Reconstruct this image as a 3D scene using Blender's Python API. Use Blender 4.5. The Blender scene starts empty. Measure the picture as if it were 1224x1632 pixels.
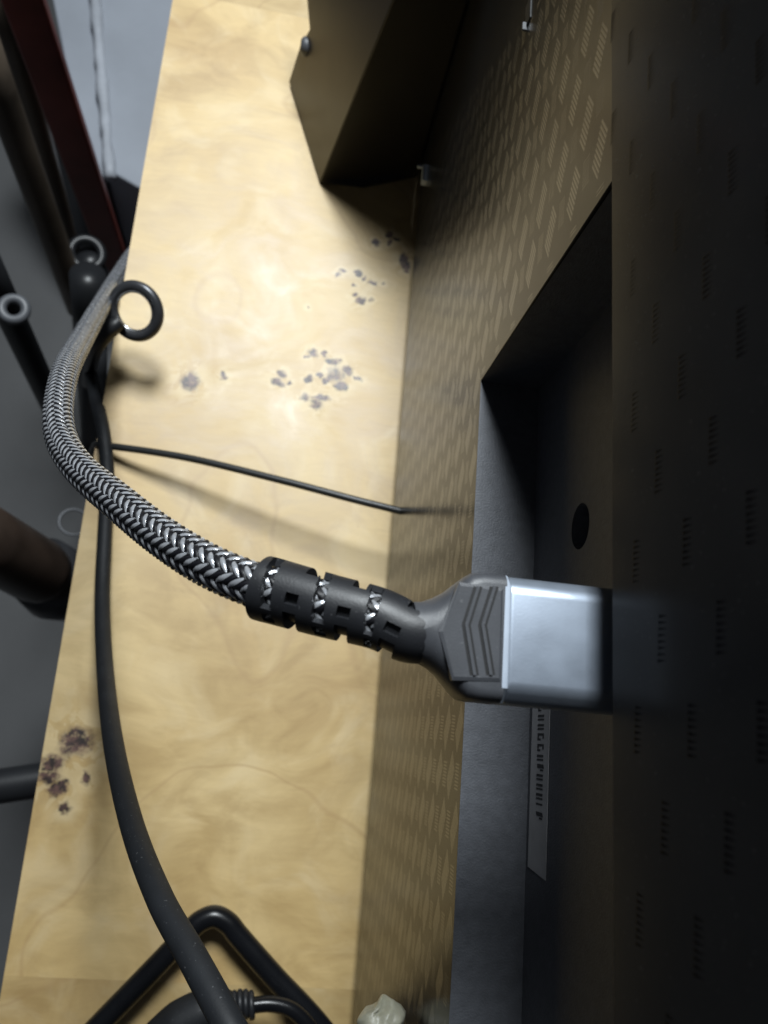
import bpy, bmesh, math, random
from mathutils import Vector, Matrix, Quaternion

# ------------------------------------------------------------------ camera, light, exposure
S = bpy.context.scene
COL = S.collection
CAM_H = 0.343                                   # lens height above the desk top (metres)
F_PX, CX, CY = 1235.0, 612.0, 816.0             # focal length and centre of the 1224 x 1632 picture
AX = Vector((0.98393621, 0.12045611, 0.13175686))    # world axes seen from the lens (right, down, forward)
AY = Vector((0.08012392, -0.9575129, 0.27703647))
AZ = Vector((0.15952962, -0.26202933, -0.95178302))
right = Vector((AX.x, AY.x, AZ.x)); down = Vector((AX.y, AY.y, AZ.y)); fwd = Vector((AX.z, AY.z, AZ.z))
cd = bpy.data.cameras.new('camera')
cam = bpy.data.objects.new('camera', cd); COL.objects.link(cam)
cam.matrix_world = Matrix(((right.x, -down.x, -fwd.x, 0), (right.y, -down.y, -fwd.y, 0),
                           (right.z, -down.z, -fwd.z, CAM_H), (0, 0, 0, 1)))
cd.sensor_fit = 'VERTICAL'; cd.sensor_height = 36; cd.sensor_width = 27
cd.lens = F_PX / 1632 * 36
cd.clip_start = 0.004; cd.clip_end = 20
cd.dof.use_dof = True; cd.dof.focus_distance = 0.165; cd.dof.aperture_fstop = 24
S.camera = cam

W = bpy.data.worlds.new('World'); S.world = W; W.use_nodes = True
bg = W.node_tree.nodes['Background']
bg.inputs[0].default_value = (0.80, 0.87, 1.0, 1); bg.inputs[1].default_value = 0.035

ld = bpy.data.lights.new('lamp', 'AREA'); ld.shape = 'RECTANGLE'
ld.size = 0.24; ld.size_y = 0.34; ld.energy = 17.2; ld.color = (0.91, 0.97, 1.0)
lamp = bpy.data.objects.new('lamp', ld); COL.objects.link(lamp)
lamp.location = (-0.028, 0.66, 0.95)
lamp.rotation_euler = (Vector((0.0, 0.12, 0.0)) - lamp.location).to_track_quat('-Z', 'Y').to_euler()

S.view_settings.view_transform = 'Standard'; S.view_settings.look = 'None'
S.view_settings.exposure = 0.0; S.view_settings.gamma = 1.0
S.render.engine = 'CYCLES'
S.cycles.max_bounces = 8; S.cycles.use_denoising = True

random.seed(7)

# ------------------------------------------------------------------ measuring helpers
def ray(px, py):
    v = Vector(((px - CX) / F_PX, (py - CY) / F_PX, 1))
    return Vector((v.dot(AX), v.dot(AY), v.dot(AZ)))
def atz(px, py, z):                              # the point of the place seen at a pixel, at height z
    r = ray(px, py); return r * ((CAM_H - z) / -r.z) + Vector((0, 0, CAM_H))
def atx(px, py, x=0.05):                         # ... on the upright plane x
    r = ray(px, py); return r * (x / r.x) + Vector((0, 0, CAM_H))

# ------------------------------------------------------------------ object helpers
def tag(o, label=None, cat=None, group=None, kind=None):
    if label: o['label'] = label
    if cat: o['category'] = cat
    if group: o['group'] = group
    if kind: o['kind'] = kind
    return o
def empty(name, loc=(0, 0, 0)):
    o = bpy.data.objects.new(name, None); COL.objects.link(o); o.location = loc
    o.empty_display_size = 0.01
    return o
def mesh(name, v, f, mat, parent=None, smooth=False, bevel=0, seg=2, sub=0):
    m = bpy.data.meshes.new(name); m.from_pydata([tuple(p) for p in v], [], f); m.update()
    bm = bmesh.new(); bm.from_mesh(m)
    bmesh.ops.recalc_face_normals(bm, faces=bm.faces); bm.to_mesh(m); bm.free()
    o = bpy.data.objects.new(name, m); COL.objects.link(o)
    if mat: m.materials.append(mat)
    if smooth:
        for p in m.polygons: p.use_smooth = True
    if bevel:
        b = o.modifiers.new('bevel', 'BEVEL'); b.width = bevel; b.segments = seg
        b.limit_method = 'ANGLE'; b.angle_limit = math.radians(30); b.harden_normals = False
    if sub:
        s = o.modifiers.new('subdivision', 'SUBSURF'); s.levels = sub; s.render_levels = sub
    if parent is not None:
        o.parent = parent
        o.matrix_parent_inverse = Matrix.Translation(-Vector(parent.location))
    return o
def box(x0, x1, y0, y1, z0, z1):
    v = [(x, y, z) for x in (x0, x1) for y in (y0, y1) for z in (z0, z1)]
    f = [(0, 1, 3, 2), (4, 6, 7, 5), (0, 4, 5, 1), (2, 3, 7, 6), (0, 2, 6, 4), (1, 5, 7, 3)]
    return v, f
def spline(pts, n=14, r=None):
    """Catmull-Rom through pts (Vectors); r: radius at each point, interpolated alike."""
    P = [Vector(p) for p in pts]
    R = list(r) if r else [0] * len(P)
    P = [P[0] * 2 - P[1]] + P + [P[-1] * 2 - P[-2]]; R = [R[0]] + R + [R[-1]]
    out, ro = [], []
    for i in range(1, len(P) - 2):
        for k in range(n):
            t = k / n
            a, b, c, d = P[i-1], P[i], P[i+1], P[i+2]
            out.append(0.5 * ((2*b) + (c - a)*t + (2*a - 5*b + 4*c - d)*t*t + (3*b - a - 3*c + d)*t**3))
            ro.append(R[i] + (R[i+1] - R[i]) * t)
    out.append(P[-2]); ro.append(R[-2])
    return out, ro
def resample(pts, step):
    L = [0]
    for a, b in zip(pts, pts[1:]): L.append(L[-1] + (b - a).length)
    n = max(2, int(L[-1] / step)); out = []; j = 0
    for i in range(n + 1):
        s = L[-1] * i / n
        while j < len(L) - 2 and L[j+1] < s: j += 1
        t = (s - L[j]) / max(1e-9, L[j+1] - L[j])
        out.append(pts[j].lerp(pts[j+1], min(1, t)))
    return out, L[-1]
def frames(pts, up=Vector((0, 0, 1))):
    T = [(pts[min(i+1, len(pts)-1)] - pts[max(i-1, 0)]).normalized() for i in range(len(pts))]
    n = (up - T[0] * up.dot(T[0])).normalized(); N = [n]
    for i in range(1, len(pts)):
        n = T[i-1].rotation_difference(T[i]) @ N[-1]
        n = (n - T[i] * n.dot(T[i])).normalized(); N.append(n)
    return T, N, [t.cross(n) for t, n in zip(T, N)]
def tube(pts, rad, seg=16, cap=True):
    """A closed tube along pts; rad: one radius or one for each point."""
    if not hasattr(rad, '__len__'): rad = [rad] * len(pts)
    T, N, B = frames(pts); v, f = [], []
    for p, n, b, r in zip(pts, N, B, rad):
        for k in range(seg):
            a = 2 * math.pi * k / seg
            v.append(p + (n * math.cos(a) + b * math.sin(a)) * r)
    for i in range(len(pts) - 1):
        for k in range(seg):
            k2 = (k + 1) % seg
            f.append((i*seg + k, i*seg + k2, (i+1)*seg + k2, (i+1)*seg + k))
    if cap:
        f.append(tuple(range(seg))[::-1]); f.append(tuple((len(pts)-1)*seg + k for k in range(seg)))
    return v, f
def torus(c, ax, u, R, r, ns=40, nt=14, ry=None):
    ax = ax.normalized(); u = (u - ax * u.dot(ax)).normalized(); w = ax.cross(u); v, f = [], []
    for i in range(ns):
        a = 2 * math.pi * i / ns; d = u * math.cos(a) + w * math.sin(a)
        ctr = c + u * math.cos(a) * R + w * math.sin(a) * (ry or R)
        for k in range(nt):
            t = 2 * math.pi * k / nt
            v.append(ctr + (d * math.cos(t) + ax * math.sin(t)) * r)
    for i in range(ns):
        for k in range(nt):
            f.append((i*nt + k, ((i+1) % ns)*nt + k, ((i+1) % ns)*nt + (k+1) % nt, i*nt + (k+1) % nt))
    return v, f

# ------------------------------------------------------------------ materials
def newmat(name):
    m = bpy.data.materials.new(name); m.use_nodes = True
    nt = m.node_tree; return m, nt, nt.nodes['Principled BSDF']
def node(nt, t, **kw):
    n = nt.nodes.new(t)
    for k, v in kw.items(): setattr(n, k, v)
    return n
def math_node(nt, op, a, b=None, c=None, clamp=False):
    n = node(nt, 'ShaderNodeMath', operation=op); n.use_clamp = clamp
    for i, x in enumerate((a, b, c)):
        if x is None: continue
        if isinstance(x, (int, float)): n.inputs[i].default_value = x
        else: nt.links.new(x, n.inputs[i])
    return n.outputs[0]
def noise(nt, vec, scale, detail=4, rough=0.55, dist=0):
    n = node(nt, 'ShaderNodeTexNoise'); n.inputs['Scale'].default_value = scale
    n.inputs['Detail'].default_value = detail; n.inputs['Roughness'].default_value = rough
    n.inputs['Distortion'].default_value = dist
    if vec is not None: nt.links.new(vec, n.inputs['Vector'])
    return n.outputs['Fac']
def ramp(nt, fac, stops):
    r = node(nt, 'ShaderNodeValToRGB'); e = r.color_ramp.elements
    while len(e) < len(stops): e.new(0.5)
    for el, (p, c) in zip(e, stops):
        el.position = p; el.color = tuple(c) + (1,) if len(c) == 3 else c
    nt.links.new(fac, r.inputs[0]); return r.outputs[0]
def mix(nt, fac, a, b, mode='MIX'):
    n = node(nt, 'ShaderNodeMix', data_type='RGBA', blend_type=mode)
    for s, x in ((n.inputs['Factor'], fac), (n.inputs[6], a), (n.inputs[7], b)):
        if isinstance(x, (int, float)): s.default_value = x
        elif isinstance(x, tuple): s.default_value = x + (1,)
        else: nt.links.new(x, s)
    return n.outputs[2]
def bump(nt, P, h, strength, dist):
    b = node(nt, 'ShaderNodeBump'); b.inputs['Strength'].default_value = strength
    b.inputs['Distance'].default_value = dist; nt.links.new(h, b.inputs['Height'])
    nt.links.new(b.outputs[0], P.inputs['Normal'])
def pos(nt): return node(nt, 'ShaderNodeNewGeometry').outputs['Position']

def plain(name, col, rough=0.5, metal=0.0, spec=0.5, grain=600, gstr=0.15, gdist=0.0002, var=0.18, rvar=0.12, vscale=60, dust=0.0):
    m, nt, P = newmat(name); p = pos(nt)
    n1 = noise(nt, p, vscale, 5)
    lo = tuple(c * (1 - var) for c in col); hi = tuple(min(1, c * (1 + var)) for c in col)
    c = ramp(nt, n1, [(0.3, lo), (0.7, hi)])
    if dust:
        d = math_node(nt, 'MULTIPLY', math_node(nt, 'GREATER_THAN', noise(nt, p, 1400, 2, 0.5), 0.70), dust)
        c = mix(nt, d, c, (0.35, 0.35, 0.36))
    nt.links.new(c, P.inputs['Base Color'])
    nt.links.new(math_node(nt, 'MULTIPLY_ADD', noise(nt, p, vscale * 2.3, 4), rvar, rough - rvar / 2), P.inputs['Roughness'])
    P.inputs['Metallic'].default_value = metal; P.inputs['Specular IOR Level'].default_value = spec
    if gstr: bump(nt, P, noise(nt, p, grain, 3), gstr, gdist)
    return m

def burl_material(name, tone, shift, knots=()):
    m, nt, P = newmat(name); p0 = pos(nt)
    add = node(nt, 'ShaderNodeVectorMath', operation='ADD'); nt.links.new(p0, add.inputs[0]); add.inputs[1].default_value = shift
    p = add.outputs[0]
    # swirl the coordinates so that the figure curls as burl veneer does
    wn = node(nt, 'ShaderNodeTexNoise'); wn.inputs['Scale'].default_value = 9; wn.inputs['Detail'].default_value = 3
    nt.links.new(p, wn.inputs['Vector'])
    sub = node(nt, 'ShaderNodeVectorMath', operation='SUBTRACT'); nt.links.new(wn.outputs['Color'], sub.inputs[0]); sub.inputs[1].default_value = (0.5, 0.5, 0.5)
    sc = node(nt, 'ShaderNodeVectorMath', operation='SCALE'); nt.links.new(sub.outputs[0], sc.inputs[0]); sc.inputs['Scale'].default_value = 0.055
    ad2 = node(nt, 'ShaderNodeVectorMath', operation='ADD'); nt.links.new(p, ad2.inputs[0]); nt.links.new(sc.outputs[0], ad2.inputs[1])
    q = ad2.outputs[0]
    st = node(nt, 'ShaderNodeMapping'); st.inputs['Scale'].default_value = (1, 1.35, 1); nt.links.new(q, st.inputs['Vector'])
    broad = noise(nt, q, 13, 3, 0.5)
    curl = noise(nt, st.outputs[0], 30, 6, 0.58, 1.1)
    gm = node(nt, 'ShaderNodeMapping'); gm.inputs['Rotation'].default_value = (0, 0, 0.5); gm.inputs['Scale'].default_value = (1, 5.5, 1); nt.links.new(q, gm.inputs['Vector'])
    fine = noise(nt, gm.outputs[0], 70, 5, 0.62, 0.9)
    pores = noise(nt, p, 900, 2, 0.5)
    t = tone
    c = ramp(nt, broad, [(0.30, (0.49*t, 0.33*t, 0.135*t)), (0.5, (0.575*t, 0.41*t, 0.180*t)), (0.70, (0.655*t, 0.49*t, 0.24*t))])
    cc = ramp(nt, curl, [(0.36, (0.58, 0.52, 0.44)), (0.49, (0.82, 0.80, 0.76)), (0.60, (1.0, 1.0, 1.0))])
    c = mix(nt, 0.46, c, cc, 'MULTIPLY')
    c = mix(nt, 0.15, c, ramp(nt, fine, [(0.35, (0.55, 0.5, 0.45)), (0.62, (1, 1, 1))]), 'MULTIPLY')
    # creamy flakes where the fibres turn up
    fl = node(nt, 'ShaderNodeMapRange', interpolation_type='SMOOTHSTEP'); nt.links.new(noise(nt, q, 40, 4, 0.55, 0.9), fl.inputs[0])
    fl.inputs[1].default_value = 0.46; fl.inputs[2].default_value = 0.76; fl.inputs[3].default_value = 0; fl.inputs[4].default_value = 0.30
    c = mix(nt, fl.outputs[0], c, (0.72*t, 0.60*t, 0.39*t))
    # thin growth lines wandering through the sheet
    w = noise(nt, q, 5.5, 2, 0.4)
    line = math_node(nt, 'ABSOLUTE', math_node(nt, 'SUBTRACT', math_node(nt, 'FRACT', math_node(nt, 'MULTIPLY', w, 6.0)), 0.5))
    mr = node(nt, 'ShaderNodeMapRange', interpolation_type='SMOOTHSTEP')
    nt.links.new(line, mr.inputs[0]); mr.inputs[1].default_value = 0.0; mr.inputs[2].default_value = 0.035
    mr.inputs[3].default_value = 1; mr.inputs[4].default_value = 0
    lf = math_node(nt, 'MULTIPLY', mr.outputs[0], math_node(nt, 'MULTIPLY', noise(nt, p, 16, 2), 0.62))
    c = mix(nt, lf, c, (0.36*t, 0.22*t, 0.09*t))
    # open pores and specks of dust
    sp = math_node(nt, 'GREATER_THAN', noise(nt, p, 1100, 2, 0.5), 0.715)
    c = mix(nt, math_node(nt, 'MULTIPLY', sp, 0.30), c, (0.26*t, 0.15*t, 0.06*t))
    # bud eyes: small dark irregular knots, each in its own place, paler wood round them
    acc = None; halo = None
    if knots:
        kn = node(nt, 'ShaderNodeTexNoise'); kn.inputs['Scale'].default_value = 260; kn.inputs['Detail'].default_value = 3
        nt.links.new(p0, kn.inputs['Vector'])
        ks = node(nt, 'ShaderNodeVectorMath', operation='SUBTRACT'); nt.links.new(kn.outputs['Color'], ks.inputs[0]); ks.inputs[1].default_value = (0.5, 0.5, 0.5)
        kk = node(nt, 'ShaderNodeVectorMath', operation='SCALE'); nt.links.new(ks.outputs[0], kk.inputs[0]); kk.inputs['Scale'].default_value = 0.0055
        ka = node(nt, 'ShaderNodeVectorMath', operation='ADD'); nt.links.new(p0, ka.inputs[0]); nt.links.new(kk.outputs[0], ka.inputs[1])
        for (x, y, rx, ry, ang, s) in knots:
            mp = node(nt, 'ShaderNodeMapping', vector_type='TEXTURE'); nt.links.new(ka.outputs[0], mp.inputs['Vector'])
            mp.inputs['Location'].default_value = (x, y, 0); mp.inputs['Rotation'].default_value = (0, 0, ang)
            mp.inputs['Scale'].default_value = (rx, ry, 1)
            ln = node(nt, 'ShaderNodeVectorMath', operation='LENGTH'); nt.links.new(mp.outputs[0], ln.inputs[0])
            r1 = node(nt, 'ShaderNodeMapRange', interpolation_type='SMOOTHSTEP'); nt.links.new(ln.outputs['Value'], r1.inputs[0])
            r1.inputs[1].default_value = 0.30; r1.inputs[2].default_value = 1.35; r1.inputs[3].default_value = s; r1.inputs[4].default_value = 0
            r2 = node(nt, 'ShaderNodeMapRange', interpolation_type='SMOOTHSTEP'); nt.links.new(ln.outputs['Value'], r2.inputs[0])
            r2.inputs[1].default_value = 0.9; r2.inputs[2].default_value = 3.4; r2.inputs[3].default_value = 0.6; r2.inputs[4].default_value = 0
            acc = r1.outputs[0] if acc is None else math_node(nt, 'MAXIMUM', acc, r1.outputs[0])
            halo = r2.outputs[0] if halo is None else math_node(nt, 'MAXIMUM', halo, r2.outputs[0])
        hn = math_node(nt, 'MULTIPLY', halo, math_node(nt, 'GREATER_THAN', noise(nt, q, 120, 3, 0.6, 1.0), 0.47))
        c = mix(nt, math_node(nt, 'MULTIPLY', hn, 0.5), c, (0.78*t, 0.66*t, 0.42*t))
        kd = math_node(nt, 'MULTIPLY', acc, math_node(nt, 'MULTIPLY_ADD', noise(nt, p0, 460, 4, 0.65), 5.0, -1.0), clamp=True)
        kc = ramp(nt, noise(nt, p0, 300, 2), [(0.40, (0.018, 0.008, 0.006)), (0.60, (0.12, 0.060, 0.046))])
        c = mix(nt, kd, c, kc)
    nt.links.new(c, P.inputs['Base Color'])
    nt.links.new(math_node(nt, 'MULTIPLY_ADD', curl, 0.34, 0.31), P.inputs['Roughness'])
    P.inputs['Specular IOR Level'].default_value = 0.75
    bump(nt, P, math_node(nt, 'ADD', math_node(nt, 'MULTIPLY', curl, 1.0), math_node(nt, 'MULTIPLY', pores, 0.15)), 0.06, 0.0005)
    return m

M_COVER = plain('black moulded plastic', (0.0165, 0.0170, 0.0185), 0.20, spec=0.10, grain=2600, gstr=0.08, gdist=0.00006, rvar=0.06, vscale=35, dust=0.05)
M_RIBLIT = plain('lit rib plastic', (0.034, 0.034, 0.034), 0.21, spec=0.55, gstr=0, rvar=0.08)  # paler copy of the cover plastic: light on the lower hatch painted in
M_RIBSHADE = plain('shaded rib plastic', (0.003, 0.003, 0.004), 0.22, spec=0.03, gstr=0)  # near-black copy of the cover plastic: shade on the upper hatch painted in
M_RECESS = plain('grained recess plastic', (0.088, 0.093, 0.106), 0.52, grain=1900, gstr=0.5, gdist=0.00022, var=0.14, vscale=420, dust=0.06)
M_HOLE = plain('hole plastic', (0.008, 0.008, 0.008), 0.6, gstr=0)
M_LABEL = plain('label paper', (0.42, 0.42, 0.43), 0.55, grain=800, gstr=0.05)
M_INK = plain('label ink', (0.03, 0.03, 0.032), 0.6, gstr=0)
M_FOOT = plain('black foot plastic', (0.020, 0.019, 0.018), 0.34, grain=1500, gstr=0.12, gdist=0.0001, vscale=30, rvar=0.08)
M_ALU = plain('anodised aluminium', (0.31, 0.355, 0.425), 0.47, metal=0.75, grain=2400, gstr=0.10, gdist=0.00008, var=0.07, rvar=0.22, vscale=70)
M_RIM = plain('bright cut rim', (0.44, 0.50, 0.59), 0.5, metal=0.3, grain=900, gstr=0.05)
M_STEEL = plain('bright steel', (0.70, 0.72, 0.76), 0.28, metal=1.0, grain=900, gstr=0.05)
M_GRIP = plain('satin black plug plastic', (0.055, 0.058, 0.066), 0.46, grain=3200, gstr=0.22, gdist=0.00010, var=0.2, vscale=140, dust=0.12)
M_GROOVESHADE = plain('groove shade black', (0.006, 0.006, 0.007), 0.6, gstr=0)  # near-black copy of the grip plastic, paints the shade in the chevron lines
M_RUBBER = plain('black rubber', (0.016, 0.017, 0.020), 0.46, grain=2600, gstr=0.25, gdist=0.00012, var=0.2, vscale=160, dust=0.10)
M_CORD = plain('matte black cord', (0.012, 0.0135, 0.016), 0.60, spec=0.3, grain=1800, gstr=0.3, gdist=0.00012, vscale=110, dust=0.15)
M_THIN = plain('thin black cord', (0.020, 0.021, 0.021), 0.42, grain=1500, gstr=0.15, gdist=0.0001)
M_ROD = plain('black lacquered rod', (0.006, 0.0065, 0.008), 0.27, spec=0.3, grain=900, gstr=0.05)
M_RING = plain('dark gunmetal', (0.060, 0.062, 0.068), 0.34, metal=0.5, grain=800, gstr=0.12)
M_BLACKTUBE = plain('black painted tube', (0.014, 0.015, 0.017), 0.40, vscale=30)
M_BRONZE = plain('brown painted tube', (0.10, 0.078, 0.058), 0.40, metal=0.2, vscale=22, var=0.4)
M_LEG = plain('dark brown leg', (0.040, 0.027, 0.020), 0.38, vscale=26, var=0.4)
M_RED = plain('red brown bar', (0.21, 0.046, 0.036), 0.42, vscale=14, var=0.4)
M_COLLAR = plain('grey collar', (0.085, 0.09, 0.10), 0.45, vscale=40)
M_FLOOR = plain('grey floor', (0.095, 0.097, 0.10), 0.62, grain=60, gstr=0.1, gdist=0.002, vscale=6, var=0.16)
M_WALL = plain('grey wall paint', (0.30, 0.325, 0.37), 0.6, grain=90, gstr=0.15, gdist=0.002, vscale=9, var=0.10)
M_BEAD = plain('worn pale corner paint', (0.37, 0.395, 0.44), 0.5, grain=60, gstr=0.5, gdist=0.004, vscale=22, var=0.25)
M_CORE = plain('desk edge wood', (0.42, 0.25, 0.07), 0.4, vscale=40, var=0.25)

# braid yarns: fine filaments run along each strand (uv.x goes across the strand)
def yarn(name, col, metal, rough):
    m, nt, P = newmat(name)
    uv = node(nt, 'ShaderNodeUVMap').outputs[0]
    sep = node(nt, 'ShaderNodeSeparateXYZ'); nt.links.new(uv, sep.inputs[0])
    s = math_node(nt, 'SINE', math_node(nt, 'MULTIPLY', sep.outputs[0], 44.0))
    n1 = noise(nt, pos(nt), 900, 3)
    lo = tuple(c * 0.5 for c in col)
    nt.links.new(mix(nt, math_node(nt, 'MULTIPLY_ADD', s, 0.25, n1, clamp=True), lo, col), P.inputs['Base Color'])
    P.inputs['Metallic'].default_value = metal
    nt.links.new(math_node(nt, 'MULTIPLY_ADD', n1, 0.2, rough - 0.1), P.inputs['Roughness'])
    bump(nt, P, s, 0.25, 0.00006)
    return m
M_SILVER = yarn('silver yarn', (0.90, 0.93, 0.99), 0.66, 0.26)
M_DARK = yarn('black yarn', (0.006, 0.006, 0.009), 0.0, 0.42)
M_CORECABLE = plain('cable jacket', (0.012, 0.012, 0.014), 0.5, gstr=0)

def cream_plastic():
    m, nt, P = newmat('cream translucent plastic'); p = pos(nt)
    nt.links.new(ramp(nt, noise(nt, p, 160, 4), [(0.3, (0.26, 0.255, 0.19)), (0.7, (0.44, 0.43, 0.34))]), P.inputs['Base Color'])
    P.inputs['Roughness'].default_value = 0.38
    P.inputs['Subsurface Weight'].default_value = 0.5; P.inputs['Subsurface Radius'].default_value = (0.004, 0.004, 0.003)
    bump(nt, P, noise(nt, p, 320, 3), 0.4, 0.0008)
    return m
M_CREAM = cream_plastic()

# ------------------------------------------------------------------ the setting: floor and wall corner beyond the desk
FZ = -0.55
v, f = [(-3, -3, FZ), (3, -3, FZ), (3, 3, FZ), (-3, 3, FZ)], [(0, 1, 2, 3)]
tag(mesh('floor', v, f, M_FLOOR), 'dull grey floor far below the desk edge', kind='structure')

bx = empty('storage_box', atz(174, 274, FZ) * 1.0)
tag(bx, 'pale blue grey box with a worn white ridge, below the desk at upper left', 'box')
TZ = -0.30
cor = [atz(168, 268, TZ), atz(262, 322, TZ), atz(420, -160, TZ), atz(132, -160, TZ)]
lo_ = [atz(150, 330, TZ - .012), atz(168, 268, TZ - .012), atz(132, -160, TZ - .012), atz(52, -160, TZ - .012)]
def slab(c, h):
    v = [tuple(p) for p in c] + [(p.x, p.y, p.z - h) for p in c]
    return v, [(0, 1, 2, 3), (7, 6, 5, 4), (0, 4, 5, 1), (1, 5, 6, 2), (2, 6, 7, 3), (3, 7, 4, 0)]
v, f = slab(cor, .25); mesh('lid', v, f, M_WALL, bx, bevel=.002)
v, f = slab(lo_, .25); mesh('side_panel', v, f, M_WALL, bx, bevel=.002)
pts = [cor[0].lerp(cor[3], t / 40) for t in range(-1, 41)]
pts = [p + Vector((0.004 + random.uniform(-.0005, .0005), random.uniform(-.001, .001), -.0015)) for p in pts]
v, f = tube(pts, [0.0055 + .0012 * math.sin(i * .9) * math.sin(i * .37) for i, _ in enumerate(pts)], 10)
mesh('worn_ridge', v, f, M_BEAD, bx, True)

# ------------------------------------------------------------------ desk
desk = empty('desk', (0, 0, -0.02))
tag(desk, 'pale burl wood desk top with dark knots behind the black screen', 'desk')
def edge_x(y): return -0.0826 - 0.0205 * y
def crop(lst, ox, oy, sc): return [(ox + a / sc, oy + b / sc, r / sc, e, g, s) for a, b, r, e, g, s in lst]
KN = crop([(605, 345, 20, .8, .4, .9), (645, 315, 26, .5, .2, .8), (745, 325, 30, .7, .1, 1), (785, 365, 22, .7, 0, 1),
           (850, 400, 30, .75, -.2, 1), (920, 400, 13, 1, 0, .7), (715, 408, 13, .8, 0, .8), (720, 480, 24, .6, .3, .9),
           (762, 520, 38, .65, 1.1, 1), (835, 515, 22, .8, 0, .6), (870, 115, 30, .8, 0, 1), (965, 60, 30, .9, .5, 1),
           (965, 115, 20, 1, 0, 1), (1012, 92, 22, .6, -.6, .9), (1062, 225, 32, 1.3, 0, 1), (1080, 285, 32, 1.2, 0, 1),
           (430, 885, 36, .8, .8, .85), (395, 920, 17, .8, 0, .8), (510, 895, 24, .8, -.9, .9), (570, 945, 48, .45, .15, .9),
           (590, 1040, 66, .85, 0, .55), (630, 1120, 44, .6, .4, 1), (525, 1075, 24, .9, 0, .95), (480, 1045, 16, 1.3, 0, .8),
           (675, 1005, 36, .7, -.7, .9), (742, 1062, 34, .45, -.5, .8), (210, 1035, 30, .8, 0, .95), (185, 1085, 50, .4, -.4, .9),
           (270, 1095, 16, .7, .3, .8), (400, 1070, 26, .9, 0, .9), (375, 1200, 32, .9, 0, .6), (490, 1200, 62, .28, .08, 1),
           (455, 1245, 46, .7, 0, .65), (395, 565, 11, 1, 0, .6)], 400, 360, 4.371)
KN += crop([(315, 530, 34, .95, 0, .8), (450, 505, 14, 1, 0, .8), (200, 250, 6, 1, 0, .5)], 180, 400, 2.55)
KN += crop([(240, 280, 40, .8, .2, .85), (165, 350, 30, .6, .4, .85), (155, 390, 28, .5, 0, .8), (182, 425, 24, .7, .4, .9),
            (270, 395, 12, 1.2, 0, .9), (205, 490, 14, .8, 0, .85)], 0, 1040, 1.974)
knots = []
for px, py, r, e, g, s in KN:
    p = atz(px, py, 0); k = r * (CAM_H - 0) / F_PX * 1.22
    knots.append((p.x, p.y, k, k * e * 1.12, g, s))
for k, (y0, y1, tone, shift, kk) in enumerate(((-0.30, -0.09692, 0.84, (3.1, 1.2, 0), ()), (-0.0969, 0.3765, 1.0, (0, 0, 0), knots),
                                               (0.37652, 0.85, 0.88, (-2.0, 5.0, 0), ()))):
    v = [(edge_x(y0), y0, 0), (0.35, y0, 0), (0.35, y1, 0), (edge_x(y1), y1, 0)]
    v += [(a, b, -0.0009) for a, b, _ in v]
    mesh('veneer_sheet', v, [(0, 1, 2, 3), (7, 6, 5, 4), (0, 4, 5, 1), (1, 5, 6, 2), (2, 6, 7, 3), (3, 7, 4, 0)],
         burl_material('burl veneer %d' % k, tone, shift, kk), desk)
v = [(edge_x(-.30) + .0004, -.30, -.0010), (.35, -.30, -.0010), (.35, .85, -.0010), (edge_x(.85) + .0004, .85, -.0010)]
v += [(a, b, -0.020) for a, b, _ in v]
mesh('board', v, [(0, 1, 2, 3), (7, 6, 5, 4), (0, 4, 5, 1), (1, 5, 6, 2), (2, 6, 7, 3), (3, 7, 4, 0)], M_CORE, desk, bevel=0.0012)

# ------------------------------------------------------------------ screen standing on the desk, seen from behind
PX = 0.05; RX = 0.0664; LEDGE = 0.154; LIP = 0.2355; SIDE = 0.0958
tv = empty('television', (0.07, 0.1, 0.0))
tag(tv, 'black television back with woven ribbed texture and a port recess', 'television')
LEANX = 0.045                                          # the cover leans back a little above the recess
def cover_x(z): return PX + max(0.0, z - LIP) * LEANX
ys = [-0.32, -0.20, SIDE, 0.75]; zs = [0.014, LEDGE, LIP, 0.330]
V, Fc = [], []
def vid(p):
    V.append(p); return len(V) - 1
g = [[vid((cover_x(z), y, z)) for z in zs] for y in ys]
for i in range(3):
    for j in range(3):
        if (i, j) != (1, 1): Fc.append((g[i][j], g[i+1][j], g[i+1][j+1], g[i][j+1]))
# rounded lower edge, then underside, front and top
bt = []
for a in (30, 60, 90):
    r = 0.0085; t = math.radians(a)
    bt.append([vid((PX + r - r * math.cos(t), y, zs[0] - r * math.sin(t))) for y in ys])
prev = [g[i][0] for i in range(4)]
for row in bt:
    for i in range(3): Fc.append((prev[i], row[i], row[i+1], prev[i+1]))
    prev = row
fb = [vid((0.085, y, zs[0] - 0.0085)) for y in ys]; ft = [vid((0.085, y, zs[3])) for y in ys]
for i in range(3):
    Fc.append((prev[i], fb[i], fb[i+1], prev[i+1])); Fc.append((fb[i], ft[i], ft[i+1], fb[i+1]))
    Fc.append((ft[i], g[i][3], g[i+1][3], ft[i+1]))
# thickness of the cover at the mouth of the recess
lipv = [vid((PX + 0.0006, y, z)) for y, z in ((ys[1], LEDGE), (ys[2], LEDGE), (ys[2], LIP), (ys[1], LIP))]
mo = [g[1][1], g[2][1], g[2][2], g[1][2]]
for k in range(4): Fc.append((mo[k], mo[(k+1) % 4], lipv[(k+1) % 4], lipv[k]))
mesh('back_cover', V, Fc, M_COVER, tv, bevel=0.00025)

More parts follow.
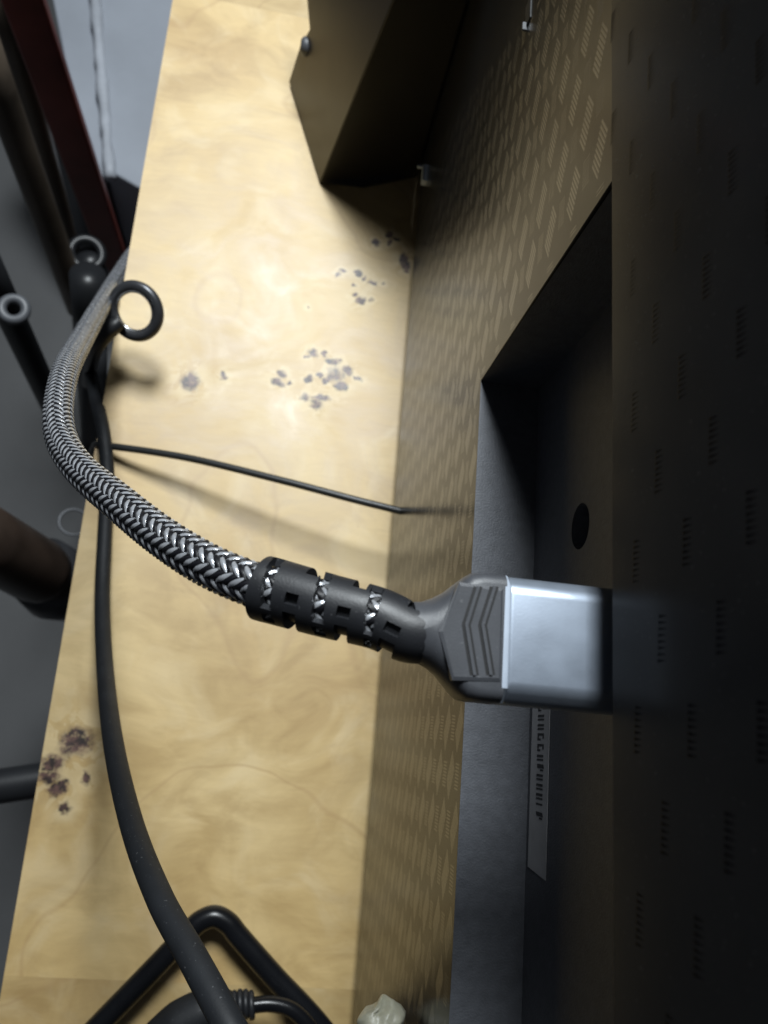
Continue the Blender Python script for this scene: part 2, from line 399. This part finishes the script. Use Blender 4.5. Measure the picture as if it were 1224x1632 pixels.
# recess: ledge, two ends, ceiling, and a back wall pierced by a round hole
V, Fc = [], []
X0 = PX - 0.0001
e = -0.0002
q = [vid((x if x == RX or z < LIP - .01 else PX + .0007, y, z)) for x in (X0, RX) for y in (-0.20, SIDE + e) for z in (LEDGE - e, LIP + e)]
Fc += [(q[0], q[4], q[6], q[2]), (q[2], q[6], q[7], q[3]), (q[0], q[1], q[5], q[4]), (q[1], q[3], q[7], q[5])]
hy, hz, hr = 0.0485, 0.1842, 0.0053
hs = [(hy - .012, hz - .012), (hy + .012, hz - .012), (hy + .012, hz + .012), (hy - .012, hz + .012)]
gy = [-0.20, hy - .012, hy + .012, SIDE + e]; gz = [LEDGE - e, hz - .012, hz + .012, LIP + e]
gg = [[vid((RX, y, z)) for z in gz] for y in gy]
for i in range(3):
    for j in range(3):
        if (i, j) != (1, 1): Fc.append((gg[i][j], gg[i][j+1], gg[i+1][j+1], gg[i+1][j]))
n = 24; sq = []; ci = []; ce = []
for k in range(n):
    a = 2 * math.pi * k / n; ca, sa = math.cos(a), math.sin(a); m_ = max(abs(ca), abs(sa))
    sq.append(vid((RX, hy + .012 * ca / m_, hz + .012 * sa / m_)))
    ci.append(vid((RX, hy + hr * ca, hz + hr * sa * .95))); ce.append(vid((RX + .006, hy + hr * ca * .9, hz + hr * sa * .86)))
for k in range(n):
    k2 = (k + 1) % n
    Fc.append((sq[k], sq[k2], ci[k2], ci[k])); Fc.append((ci[k], ci[k2], ce[k2], ce[k]))
rec = mesh('port_recess', V, Fc, M_RECESS, tv)
v = [(RX + .0058, hy + hr * math.cos(2*math.pi*k/n), hz + hr * math.sin(2*math.pi*k/n)) for k in range(n)]
mesh('hole_bottom', v, [tuple(range(n))], M_HOLE, rec)

# serial strip stuck low on the back wall of the recess, one end cut askew
lx = RX - 0.0002
lab = mesh('label_strip', [(lx, 0.030, .1568), (lx, 0.030, .1685), (lx, -0.0272, .1677), (lx, -0.0262, .1562),
                           (lx + .00015, 0.030, .1568), (lx + .00015, 0.030, .1685), (lx + .00015, -0.0272, .1677), (lx + .00015, -0.0262, .1562)],
           [(0, 1, 2, 3), (7, 6, 5, 4), (0, 4, 5, 1), (1, 5, 6, 2), (2, 6, 7, 3), (3, 7, 4, 0)], M_LABEL, rec)
for o in (lab,): o['label'] = 'narrow grey label strip printed with dark code marks'
v, f = [], []
def inkquad(y, w, z0, z1, sl=0.0):
    b = len(v); x = lx - 0.00006
    v.extend([(x, y, z0), (x, y - w, z0 + sl), (x, y - w, z1 + sl), (x, y, z1)]); f.append((b, b+1, b+2, b+3))
rr = random.Random(21)
y = 0.028
while y > -0.0155:
    kind = rr.random(); z0 = .1608; z1 = .1650
    if kind < 0.35: inkquad(y, .00055, z0, z1, -.0002); inkquad(y - .0009, .0004, z0, z1, -.0002); y -= .0021
    elif kind < 0.6:
        inkquad(y, .0005, z0, z1); inkquad(y - .0005, .0007, z0, z0 + .0009); inkquad(y - .0005, .0007, z1 - .0009, z1); inkquad(y - .0012, .0004, z0, (z0 + z1) / 2); y -= .0024
    elif kind < 0.85:
        inkquad(y, .0009, z0, z1, .0005); inkquad(y - .0011, .0004, (z0 + z1) / 2, z1); y -= .0022
    else: inkquad(y, .0004, z0, z1); y -= .0019
mesh('print', v, f, M_INK, lab)

# low moulded ribs: a checker of small hatched blocks, hatch leaning one way then the other
VA, FA, VB, FB = [], [], [], []
dA = Vector((0, -.89, .46)); dB = Vector((0, -.07, 1.0)).normalized()
stA = Vector((0, -.00084, -.00052)); stB = Vector((0, -.00082, -.00006))
DY, DZ = 0.0115, 0.00625
def clip_ok(y, z):
    if z < 0.016 or z > 0.322 or y > 0.30 or y < -0.17: return False
    if y > -0.20 and y < SIDE + 0.0015 and LEDGE - 0.001 < z < LIP + 0.0012: return False
    if y > 0.205 + (0.16 - z) * 0.55: return False           # plain strip beside the stand foot
    return True
ny = int(0.50 / DY); nz = int(0.32 / DZ)
for i in range(-16, ny):
    for j in range(nz):
        cy, cz = i * DY + 0.0035, 0.012 + j * DZ
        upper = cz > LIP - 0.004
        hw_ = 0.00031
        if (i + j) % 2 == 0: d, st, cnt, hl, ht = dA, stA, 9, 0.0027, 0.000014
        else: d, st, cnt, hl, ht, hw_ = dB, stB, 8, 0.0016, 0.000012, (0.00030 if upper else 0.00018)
        if upper and (i + j) % 2 == 0: continue               # upper part keeps one hatch, its shade painted near-black
        v, f = (VB, FB) if upper else (VA, FA)  # lit and shaded rib tones change over at the recess lip
        for k in range(cnt):
            c = Vector((0, cy, cz)) + st * (k - (cnt - 1) / 2)
            a = c - d * hl; b = c + d * hl
            if not (clip_ok(a.y, a.z) and clip_ok(b.y, b.z)): continue
            a.x = cover_x(a.z); b.x = cover_x(b.z)
            w = Vector((0, -d.z, d.y)) * hw_; h = Vector((-ht, 0, 0))
            n0 = len(v)
            v.extend([a - w, a + w, b + w, b - w, a + d * .0004 + h, b - d * .0004 + h])
            f.extend([(n0, n0+4, n0+5, n0+3), (n0+1, n0+2, n0+5, n0+4), (n0, n0+1, n0+4), (n0+3, n0+5, n0+2)])
tag(mesh('lit_tone_ribs', VA, FA, M_RIBLIT, tv), 'fine hatching moulded into the black cover, light on the lower part painted paler', kind='stuff')
tag(mesh('shade_tone_ribs', VB, FB, M_RIBSHADE, tv), 'fine hatching moulded into the black cover, shade on the upper part painted darker', kind='stuff')

# the socket the plug sits in, mostly hidden by the lip
PYC, PZC = 0.0163, 0.2213                            # plug centre line
v, f = box(RX - 0.0012, RX + .004, PYC - .0110, PYC + .0110, PZC - .0062, PZC + .0062)
mesh('socket', v, f, M_STEEL, rec, bevel=0.0006)
# a small bright moulding and a dark slot high on the cover near the frame edge
p = atx(843, 18); v, f = box(PX - .0004, PX + .001, p.y - .0045, p.y + .0035, p.z - .0020, p.z + .0022)
mesh('slot', v, f, M_HOLE, tv, bevel=.0003)
p = atx(840, 42); v, f = box(PX - .0014, PX + .001, p.y - .0018, p.y + .0010, p.z - .0004, p.z + .0005)
mesh('slot_catch', v, f, M_COLLAR, tv, bevel=.0003)

# ------------------------------------------------------------------ stand foot against the screen
foot = empty('stand_foot', atz(580, 200, 0.0))
tag(foot, 'black wedge shaped stand foot sloping down onto the desk beside the screen', 'stand foot')
P1 = atz(510, 289, 0.002); P2 = atz(580, 297, 0.0015); P3 = Vector((0.0495, atz(668, 276, 0.004).y, 0.004)); Sx = atx(745, 0, 0.0495)
nrm = (P3 - P1).cross(Sx - P1)
r = ray(626, 0); o = Vector((0, 0, CAM_H)); R0 = o + r * ((P1 - o).dot(nrm) / r.dot(nrm))
ext = 0.8
R1 = P1 + (R0 - P1) * (1 + ext); S1 = P3 + (Sx - P3) * (1 + ext)
Q1 = atz(460, 130, 0.001); Q2 = atz(478, 72, 0.001); Q3 = atz(493, 46, 0.001); Q4 = atz(489, 0, 0.001); Q5 = Q4 + (Q4 - Q3) * 4
fn = (R0 - P1).cross(Q1 - P1)                           # the near face is flat: set its outline in one plane
def onface(px, py):
    r_ = ray(px, py); return o + r_ * ((P1 - o).dot(fn) / r_.dot(fn))
Q2, Q3, Q4, Q5 = onface(478, 72), onface(493, 46), onface(489, 0), onface(483, -120)
v = [P1, P2, P3, S1, R1, Q5, Q4, Q3, Q2, Q1]
B1 = Vector((P1.x, P1.y, 0.0003)); B2 = Vector((P2.x, P2.y, 0.0003)); B3 = Vector((P3.x, P3.y, 0.0003)); B4 = Vector((0.0495, Q5.y, 0.0003))
v += [B1, B2, B3, B4, Vector((S1.x, Q5.y, S1.z)), Vector((R1.x, Q5.y, R1.z))]
f = [(0, 2, 3, 4), (0, 1, 2), (0, 9, 8, 7, 6, 5, 4), (4, 5, 15), (4, 3, 14, 15), (14, 3, 2, 12, 13), (0, 10, 11, 1), (1, 11, 12, 2),
     (0, 9, 10), (5, 15, 14, 13), (10, 9, 8, 7, 6, 5, 13, 12, 11)]
mesh('foot_body', v, f, M_FOOT, foot, bevel=0.0007, seg=3)
kc = onface(486, 74)
pts = [kc + Vector((-.0022, 0, 0)), kc + Vector((-.0012, 0, 0)), kc, kc + Vector((.004, 0, 0))]
v, f = tube(pts, [.0028, .0042, .0046, .0046], 20)
mesh('knob', v, f, M_COLLAR, foot, True)
# bright metal tongue where foot and screen meet
p = Vector((0.0462, atx(669, 272, 0.0462).y, 0.0))
clip = empty('metal_clip', (p.x, p.y, 0.002))
v, f = box(p.x + .0016, PX + .0005, p.y - .0050, p.y + .0045, atx(669, 272, .0462).z - .004, atx(669, 272, .0462).z)
mesh('tongue', v, f, M_RIM, clip, bevel=.0004)
v, f = box(p.x - .0010, p.x + .0016, p.y + .0036, p.y + .0050, atx(669, 272, .0462).z - .003, atx(669, 272, .0462).z - .0015)
mesh('hook', v, f, M_RIM, clip, bevel=.0003)
tag(clip, 'tiny bright metal clip between the wedge foot and the screen', 'clip')

# ------------------------------------------------------------------ braided cable with its plug
cable = empty('braided_video_cable', (0.055, PYC, PZC))
tag(cable, 'thick braided grey video cable with silver plug in the recess', 'cable')
def sect(hw, hh, ch, cz=PZC, cy=PYC):
    """chamfered outline in y,z, eight corners"""
    return [(cy - hw + ch, cz + hh), (cy + hw - ch, cz + hh), (cy + hw, cz + hh - ch), (cy + hw, cz - hh + ch),
            (cy + hw - ch, cz - hh), (cy - hw + ch, cz - hh), (cy - hw, cz - hh + ch), (cy - hw, cz + hh - ch)]
def loft(secs):
    v, f = [], []; n = len(secs[0][1])
    for x, s in secs: v += [(x, a, b) for a, b in s]
    for i in range(len(secs) - 1):
        for k in range(n): f.append((i*n + k, i*n + (k+1) % n, (i+1)*n + (k+1) % n, (i+1)*n + k))
    f.append(tuple(range(n))); f.append(tuple((len(secs)-1)*n + k for k in range(n)))
    return v, f
SX = atz(807, 1010, PZC + .0054).x                                             # where black grip meets silver shell
v, f = loft([(SX, sect(.01002, .0054, .0022)), (RX - .0011, sect(.01002, .0054, .0022))])
mesh('plug_shell', v, f, M_ALU, cable, True, bevel=.0011, seg=4)
v, f = loft([(SX - .0004, sect(.01002, .0054, .0022)), (SX + .0001, sect(.01004, .00543, .0022)), (SX + .0004, sect(.01004, .00543, .0022)), (SX + .0006, sect(.00997, .0053, .0022))])
mesh('shell_rim', v, f, M_RIM, cable)
# grip: flat arrow-shaped top over a flared body
def rrect(hw, hh, rad, n=5, cz=PZC, cy=PYC):
    out = []
    for sx, sz, a0 in ((1, 1, 0), (-1, 1, 90), (-1, -1, 180), (1, -1, 270)):
        for k in range(n):
            a = math.radians(a0 + 90 * k / (n - 1))
            out.append((cy + sx * (hw - rad) + rad * math.cos(a), cz + sz * (hh - rad) + rad * math.sin(a)))
    return out
def gx(px): return atz(px, 1008, PZC).x
secs = [(SX - .0001, rrect(.00998, .00535, .0019)), (gx(756), rrect(.00998, .00535, .0020)), (gx(738), rrect(.00983, .0053, .0024)),
        (gx(727), rrect(.0091, .0053, .0030)), (gx(714), rrect(.0079, .0053, .0038)), (gx(700), rrect(.0066, .0053, .0044)),
        (gx(684), rrect(.0056, .0053, .0050)), (gx(668), rrect(.0049, .0049, .0048)), (gx(653), rrect(.00475, .00475, .0047))]
v, f = loft(secs)
grip = mesh('plug_grip', v, f, M_GRIP, cable, True)
md = grip.modifiers.new('smooth edges', 'EDGE_SPLIT'); md.split_angle = math.radians(50)
# raised arrow plate on top of the grip
zt = PZC + .00535
pl = [atz(x, y, zt + .0005) for x, y in ((803, 937), (733, 927), (700, 1006), (722, 1084), (799, 1086))]
pl = [Vector((min(p.x, SX - .0006), p.y, zt)) for p in pl]
inn = [p + ((sum((q_ for q_ in pl), Vector()) / 5) - p).normalized() * .0006 for p in pl]
n = len(pl)
v = [(p.x, p.y, zt - .0012) for p in pl] + [(p.x, p.y, zt + .00008) for p in pl] + [(p.x, p.y, zt + .00030) for p in inn]
f = [(i, (i+1) % n, n + (i+1) % n, n + i) for i in range(n)] + [(n + i, n + (i+1) % n, 2*n + (i+1) % n, 2*n + i) for i in range(n)] + [tuple(2*n + i for i in range(n))]
plate = mesh('thumb_plate', v, f, M_GRIP, grip)
# two double chevrons: a fine ridge between black strips painting the grooves' shade
def ribbon(pts, w, z0, z1):
    P = [Vector(p) for p in pts]; v, f = [], []
    for i, p in enumerate(P):
        t = (P[min(i+1, len(P)-1)] - P[max(i-1, 0)]).normalized(); s = Vector((-t.y, t.x, 0)) * w / 2
        if 0 < i < len(P) - 1: s *= 1.05
        v += [(p - s).to_tuple()[:2] + (z0,), (p + s).to_tuple()[:2] + (z0,), (p + s).to_tuple()[:2] + (z1,), (p - s).to_tuple()[:2] + (z1,)]
    for i in range(len(P) - 1):
        for k in range(4): f.append((i*4 + k, i*4 + (k+1) % 4, i*4 + 4 + (k+1) % 4, i*4 + 4 + k))
    f += [(0, 1, 2, 3), tuple(len(P)*4 - 4 + k for k in range(4))]
    return v, f
zc = zt + .00030
for dx in (0, 26):
    for go_, gm, w, hz_ in ((0, M_GROOVESHADE, .00042, .00004), (5, M_GRIP, .00050, .00028), (10, M_GROOVESHADE, .00042, .00004)):
        cl = [atz(x + dx + go_, y, zc) for x, y in ((757, 935), (738, 996), (739, 1002), (751, 1076))]
        v, f = ribbon([(p.x, p.y, 0) for p in cl], w, zc - .0004, zc + hz_)
        mesh('chevron_groove_shade' if gm is M_GROOVESHADE else 'chevron_ridge', v, f, gm, plate)

# centre line of strain relief and cable
CL = [(735, 1011, .2176), (690, 1004, .2176), (650, 997, .2172), (600, 985, .2200), (521, 965, .2178), (445, 944, .2150), (405, 932, .2130),
      (330, 900, .2065), (255, 853, .1960), (185, 797, .1820), (128, 748, .1660), (98, 700, .1510), (93, 650, .1380), (105, 590, .1150),
      (131, 540, .0790), (163, 483, .0300), (190, 437, -.0300), (215, 400, -.080), (250, 365, -.14)]
P = [atz(a, b, c) for a, b, c in CL]
P[0] = Vector((gx(735), PYC, PZC)); P[1] = Vector((gx(690), PYC, PZC)); P[2] = Vector((gx(650), PYC - .0001, PZC))
fine, _ = spline(P, 30)
CR = 0.00352
# index of positions on the fine path
def nearest_x(px): # by pixel column on the strain relief
    best = min(range(len(fine)), key=lambda i: abs(project(fine[i])[0] - px) if i < 210 else 9e9); return best
def project(p):
    d = Vector(p) - Vector((0, 0, CAM_H)); X, Y, Z = d.dot(right), d.dot(down), d.dot(fwd)
    return CX + F_PX * X / Z, CY + F_PX * Y / Z
core, clen = resample(fine[20:], 0.0008)
v, f = tube(core, CR * .94, 20)
mesh('cable_core', v, f, M_CORECABLE, cable, True)

# braid: herringbone of flat yarns, silver and black by turns, every stitch a bulged strip
T, N, B = frames(core)
def frame_at(s):
    x = s / clen * (len(core) - 1); i = max(0, min(len(core) - 2, int(x))); t = x - i
    return core[i].lerp(core[i+1], t), N[i].lerp(N[i+1], t), B[i].lerp(B[i+1], t)
ROWS = 10; PITCH = 0.00136; RW = 2 * math.pi / ROWS
store = {0: ([], [], []), 1: ([], [], [])}
nst = int(clen / PITCH)
rb = random.Random(5)
for j in range(ROWS):
    sg = 1 if j % 2 == 0 else -1
    for i in range(1, nst - 1):
        s0 = i * PITCH + (0.06 if j % 2 else 0) * PITCH + rb.uniform(-.00006, .00006)
        colour = (i + j) % 2
        vv, ff, uu = store[colour]
        th0 = (j + .5) * RW + rb.uniform(-.02, .02); n0 = len(vv)
        hw = PITCH * 0.47
        for a in range(5):                      # along the stitch
            u = a / 4 - .5
            for b in range(3):                  # across it
                w_ = b - 1
                th = th0 + u * RW * 1.12
                s = s0 + sg * u * 0.0026 + w_ * hw * (1.04 - (abs(u) * 2) ** 2 * .62)
                bul = (1 - (u * 2.0) ** 2) * .00034 - .00006 + (1 - abs(w_)) * .00020
                p, nn, bb = frame_at(min(max(s, 0), clen))
                vv.append(p + (nn * math.cos(th) + bb * math.sin(th)) * (CR - .00005 + bul)); uu.append((b / 2, a / 4))
        for a in range(4):
            for b in range(2):
                ff.append((n0 + a*3 + b, n0 + a*3 + b + 1, n0 + a*3 + b + 4, n0 + a*3 + b + 3))
for c_, nm, mt in ((0, 'silver_braid', M_SILVER), (1, 'black_braid', M_DARK)):
    vv, ff, uu = store[c_]
    ob = mesh(nm, vv, ff, mt, cable, True); ob['kind'] = 'stuff'
    uvl = ob.data.uv_layers.new(name='UVMap')
    for lp in ob.data.loops: uvl.data[lp.index].uv = uu[lp.vertex_index]

# strain relief: a slotted rubber sleeve
i0, i1 = nearest_x(672), nearest_x(420)
axis, slen = resample(fine[min(i0, i1):max(i0, i1) + 1], 0.0003)
T2, N2, B2_ = frames(axis)
NA = 72; NS = len(axis)
px_axis = [project(p)[0] for p in axis]
RO, RI = .0053, .00395
def solid(i, k):
    """is the sleeve there, at axial cell i and angle cell k (0 = up, then towards the bottom of the picture)?"""
    x = px_axis[i]; a = (k + .5) / NA * 360
    if a > 180: a -= 360
    a = -a if B_DOWN else a
    for c in (444, 521, 599):                 # cross slots over the top
        if abs(x - (c + a * .10)) < 8.5:
            if -78 < a < 44 or 54 < a < 78 or a > 118 or a < -118: return False
    for c in (483, 557, 634):                 # offset slots on both sides, and a small window on the top
        if abs(x - c - 1) < 10:
            if 4 < a < 25: return False
            if 40 < a < 140: return False
        if abs(x - c - 14) < 10.5 and -140 < a < -38: return False
    return True
# does the second frame axis point towards the bottom of the picture?
mid = len(axis) // 2
B_DOWN = project(axis[mid] + B2_[mid] * .003)[1] < project(axis[mid])[1]
v, f = [], []
def ro(i):
    x = px_axis[i]
    return RO * (1.03 - .13 * max(0, x - 430) / 240)
for i in range(NS):
    for r_ in (ro(i), RI):
        for k in range(NA):
            a = 2 * math.pi * k / NA
            v.append(axis[i] + (N2[i] * math.cos(a) + B2_[i] * math.sin(a)) * r_)
def id_(i, r_, k): return (i * 2 + r_) * NA + k % NA
for i in range(NS - 1):
    for k in range(NA):
        if not solid(i, k): continue
        f.append((id_(i, 0, k), id_(i, 0, k+1), id_(i+1, 0, k+1), id_(i+1, 0, k)))
        f.append((id_(i, 1, k), id_(i+1, 1, k), id_(i+1, 1, k+1), id_(i, 1, k+1)))
        for di, dk, A in ((-1, 0, (id_(i, 0, k), id_(i, 1, k), id_(i, 1, k+1), id_(i, 0, k+1))),
                          (1, 0, (id_(i+1, 0, k), id_(i+1, 0, k+1), id_(i+1, 1, k+1), id_(i+1, 1, k)))):
            ii = i + di
            if ii < 0 or ii >= NS - 1 or not solid(ii, k): f.append(A)
        if not solid(i, (k - 1) % NA): f.append((id_(i, 0, k), id_(i+1, 0, k), id_(i+1, 1, k), id_(i, 1, k)))
        if not solid(i, (k + 1) % NA): f.append((id_(i, 0, k+1), id_(i, 1, k+1), id_(i+1, 1, k+1), id_(i+1, 0, k+1)))
nl = len(v)  # added inner liner: blackens the windows in place of their shade
for i in range(NS):
    for k in range(NA):
        a = 2 * math.pi * k / NA
        v.append(axis[i] + (N2[i] * math.cos(a) + B2_[i] * math.sin(a)) * (RI + .00003))
def cross(i, k):
    x = px_axis[i]
    return any(abs(x - c) < 15 for c in (444, 521, 599))
for i in range(NS - 1):
    for k in range(NA):
        if not cross(i, k): f.append((nl + i*NA + k, nl + i*NA + (k+1) % NA, nl + (i+1)*NA + (k+1) % NA, nl + (i+1)*NA + k))
sr = mesh('strain_relief', v, f, M_RUBBER, cable, True)
md = sr.modifiers.new('crisp slots', 'EDGE_SPLIT'); md.split_angle = math.radians(40)

# ------------------------------------------------------------------ thin cord from the desk edge to the screen
def cord(name, label, cat, pix, rad, mat, n=16, seg=16):
    pts = [atz(*q) for q in pix]
    fp, rr_ = spline(pts, n)
    v, f = tube(fp, rad, seg)
    o = mesh(name, v, f, mat, None, True)
    return tag(o, label, cat)
cord('thin_cord', 'thin black cord stretched across the wood into the foot of the screen', 'cord',
     [(150, 790, -.16), (146, 745, -.07), (150, 712, -.012), (175, 711, .005), (300, 730, .016), (450, 766, .025), (560, 795, .029), (624, 811, .030), (680, 825, .030)], .00158, M_THIN)
cord('power_cord', 'matte black cord curving down the left of the wood towards the camera', 'cord',
     [(128, 520, -.09), (140, 575, -.045), (152, 630, -.008), (165, 690, .005), (171, 760, .006), (167, 850, .008), (163, 950, .018), (167, 1060, .045), (180, 1180, .088),
      (209, 1310, .122), (254, 1430, .149), (309, 1530, .165), (368, 1640, .176), (430, 1760, .18)], .00300, M_CORD, 18, 20)

# ------------------------------------------------------------------ bent rod, lead with ribbed sleeve, scrap of plastic
pts = [atz(60, 1738, .010), atz(160, 1632, .010), atz(240, 1549, .010), atz(302, 1484, .010), atz(322, 1467, .010), atz(343, 1461, .010), atz(364, 1472, .010),
       atz(382, 1494, .010), atz(440, 1560, .010), atz(486, 1608, .010), atz(520, 1648, .010), atz(560, 1700, .010)]
fp, _ = spline(pts, 10)
v, f = tube(fp, .0041, 18)
tag(mesh('bent_rod', v, f, M_ROD, None, True), 'glossy black rod bent to a point, lying on the wood', 'rod')

lead = empty('adapter_lead', atz(350, 1640, 0))
tag(lead, 'black adapter with ribbed sleeve and glossy lead inside the bent rod', 'adapter')
zb = .020
bodyp = [(250, 1660), (285, 1634), (322, 1614), (356, 1604), (372, 1602)]
fp, rr_ = spline([atz(a, b, zb) for a, b in bodyp], 8, [.0070, .0080, .0076, .0056, .0042])
v, f = tube(fp, rr_, 20); mesh('adapter_body', v, f, M_CORD, lead, True)
for a, b in ((374, 1602), (383, 1600), (392, 1600), (401, 1602)):
    c = atz(a, b, zb); ax = (atz(a + 6, b - 1, zb) - c)
    v, f = torus(c, ax, Vector((0, 0, 1)), .0038, .0011, 20, 8); mesh('sleeve_rib', v, f, M_RUBBER, lead, True)
fp, _ = spline([atz(a, b, zb) for a, b in ((366, 1603), (385, 1601), (402, 1602), (430, 1600), (458, 1606), (480, 1622), (500, 1650), (510, 1700))], 10)
v, f = tube(fp, .0027, 14); mesh('lead', v, f, M_ROD, lead, True)

# crumpled cream plastic scrap
def scrap():
    bm = bmesh.new(); bmesh.ops.create_icosphere(bm, subdivisions=4, radius=1)
    c = atx(606, 1630, .0415); rnd = random.Random(3)
    from mathutils import noise as mn
    for w in bm.verts:
        p = w.co.copy()
        nz_ = mn.noise(p * 1.7 + Vector((3, 1, 5))) * .16 + mn.noise(p * 3.4) * .05
        s = 1 + nz_
        x, y, z = p.x * .0060 * s, p.y * .0058 * s, p.z * .005 * s
        if y > 0: x += y * .25                              # leans to the upper right, like a folded tab
        if y > .003: x = x * .8 + .0008
        x += -y * .30 if y < 0 else 0
        z -= .0020 * math.exp(-((p.x + .25) / .22) ** 2) * max(0, p.y + .2)    # a crease
        w.co = c + Vector((x, y, z))
    m = bpy.data.meshes.new('plastic_scrap'); bm.to_mesh(m); bm.free(); m.materials.append(M_CREAM)
    for p in m.polygons: p.use_smooth = True
    o = bpy.data.objects.new('plastic_scrap', m); COL.objects.link(o)
    return tag(o, 'crumpled cream scrap of plastic at the foot of the screen', 'plastic scrap')
scrap()

# ------------------------------------------------------------------ metal ring hanging over the desk edge
ring = empty('eye_ring', atz(216, 495, .030))
tag(ring, 'dark metal eye ring sticking out over the wood beside the braided cable', 'ring')
c = atz(216, 496, .030); toc = Vector((0, 0, CAM_H)) - c
ax = (toc.normalized() + Vector((-.52, -.22, 0))).normalized()
v, f = torus(c, ax, atz(226, 450, .03) - c, .0106, .0024, 48, 16); mesh('ring_band', v, f, M_RING, ring, True)
v, f = torus(c + ax * .0004, ax, atz(226, 450, .03) - c, .0088, .0011, 48, 10); mesh('inner_lip', v, f, M_STEEL, ring, True)
fp, _ = spline([atz(192, 512, .029), atz(172, 530, .026), atz(150, 560, .005), atz(140, 610, -.06)], 8)
v, f = tube(fp, [.0034] * len(fp), 14); mesh('shank', v, f, M_BLACKTUBE, ring, True)

# ------------------------------------------------------------------ stand of tubes and bars below the desk edge
def bar(name, a, b, r, mat, parent, seg=18, flat=None, cap_r=None):
    a, b = atz(*a), atz(*b)
    pts = [a.lerp(b, t / 6) for t in range(7)]
    if flat:
        T_, N_, B_ = frames(pts, Vector((0, 1, 0))); v, f = [], []
        side = Vector((math.cos(flat[2]), math.sin(flat[2]), 0)); side = (side - T_[0] * side.dot(T_[0])).normalized(); oth = T_[0].cross(side)
        for p in (pts[0], pts[-1]):
            for s1, s2 in ((-1, -1), (1, -1), (1, 1), (-1, 1)): v.append(p + side * s1 * flat[0] + oth * s2 * flat[1])
        f = [(0, 1, 5, 4), (1, 2, 6, 5), (2, 3, 7, 6), (3, 0, 4, 7), (0, 3, 2, 1), (4, 5, 6, 7)]
        return mesh(name, v, f, mat, parent, bevel=.002, seg=3)
    v, f = tube(pts, r, seg); return mesh(name, v, f, mat, parent, True)
stand = empty('folding_stand', atz(140, 420, -.5))
tag(stand, 'dark folding stand of red brown bar and tubes left of the desk', 'stand')
bar('flat_bar', (17, -60, -.02), (205, 480, -.40), 0, M_RED, stand, flat=(.0122, .005, .15))
bar('tube', (-6, -40, -.04), (118, 420, -.34), .0085, M_BRONZE, stand)
bar('tube', (-38, 40, -.02), (126, 492, -.26), .0095, M_BRONZE, stand)
bar('inner_tube', (38, 60, -.30), (160, 470, -.52), .026, M_BLACKTUBE, stand)
bar('leg', (-40, 380, -.05), (118, 720, -.30), .0085, M_BLACKTUBE, stand)
bar('post', (140, 440, -.14), (152, 720, -.40), .012, M_BLACKTUBE, stand)
bar('post', (150, 560, -.10), (148, 720, -.16), .0075, M_BLACKTUBE, stand)
c = atz(138, 404, -.22); a_ = atz(160, 470, -.52) - atz(38, 60, -.30)
v, f = torus(c, Vector((.25, -.2, 1)), Vector((1, 0, 0)), .0115, .0035, 36, 12); mesh('collar', v, f, M_BLACKTUBE, stand, True)
v, f = tube([c + Vector((0, 0, -.004)), c + Vector((.002, -.004, -.03)), c + Vector((.006, -.010, -.06))], [.009, .0125, .0125], 22); mesh('collar_body', v, f, M_BLACKTUBE, stand, True)
c = atz(22, 493, -.065)
v, f = torus(c, Vector((.1, -.1, 1)), Vector((1, 0, 0)), .0062, .0027, 32, 12); mesh('tube_end', v, f, M_COLLAR, stand, True)
v, f = tube([c + Vector((0, 0, -.002)), c + Vector((0, 0, -.03))], [.0058, .0058], 20); mesh('tube_bore', v, f, M_HOLE, stand, True)

foot2 = empty('brown_leg', atz(40, 900, -.2))
tag(foot2, 'stubby dark brown rounded leg with a steel loop, left of the desk', 'leg')
a, b = atz(-70, 835, -.10), atz(74, 918, -.20)
pts = [a.lerp(b, t) for t in (0, .3, .6, .85, .95, 1.0, 1.03)]
v, f = tube(pts, [.020, .0205, .021, .0215, .020, .015, .006], 26); mesh('leg_tube', v, f, M_LEG, foot2, True)
pts = [atz(60, 905, -.215), atz(92, 930, -.235), atz(118, 945, -.26)]
v, f = tube(pts, [.024, .027, .022], 26); mesh('leg_cap', v, f, M_RING, foot2, True)
c = atz(117, 832, -.16)
v, f = torus(c, Vector((.25, .1, 1)), Vector((1, 0, 0)), .0085, .0009, 36, 10); mesh('steel_loop', v, f, M_COLLAR, foot2, True)

o = bar('black_crossbar', (-60, 1262, -.12), (110, 1236, -.12), .0092, M_BLACKTUBE, None)
tag(o, 'plain black crossbar running under the desk edge at lower left', 'bar')
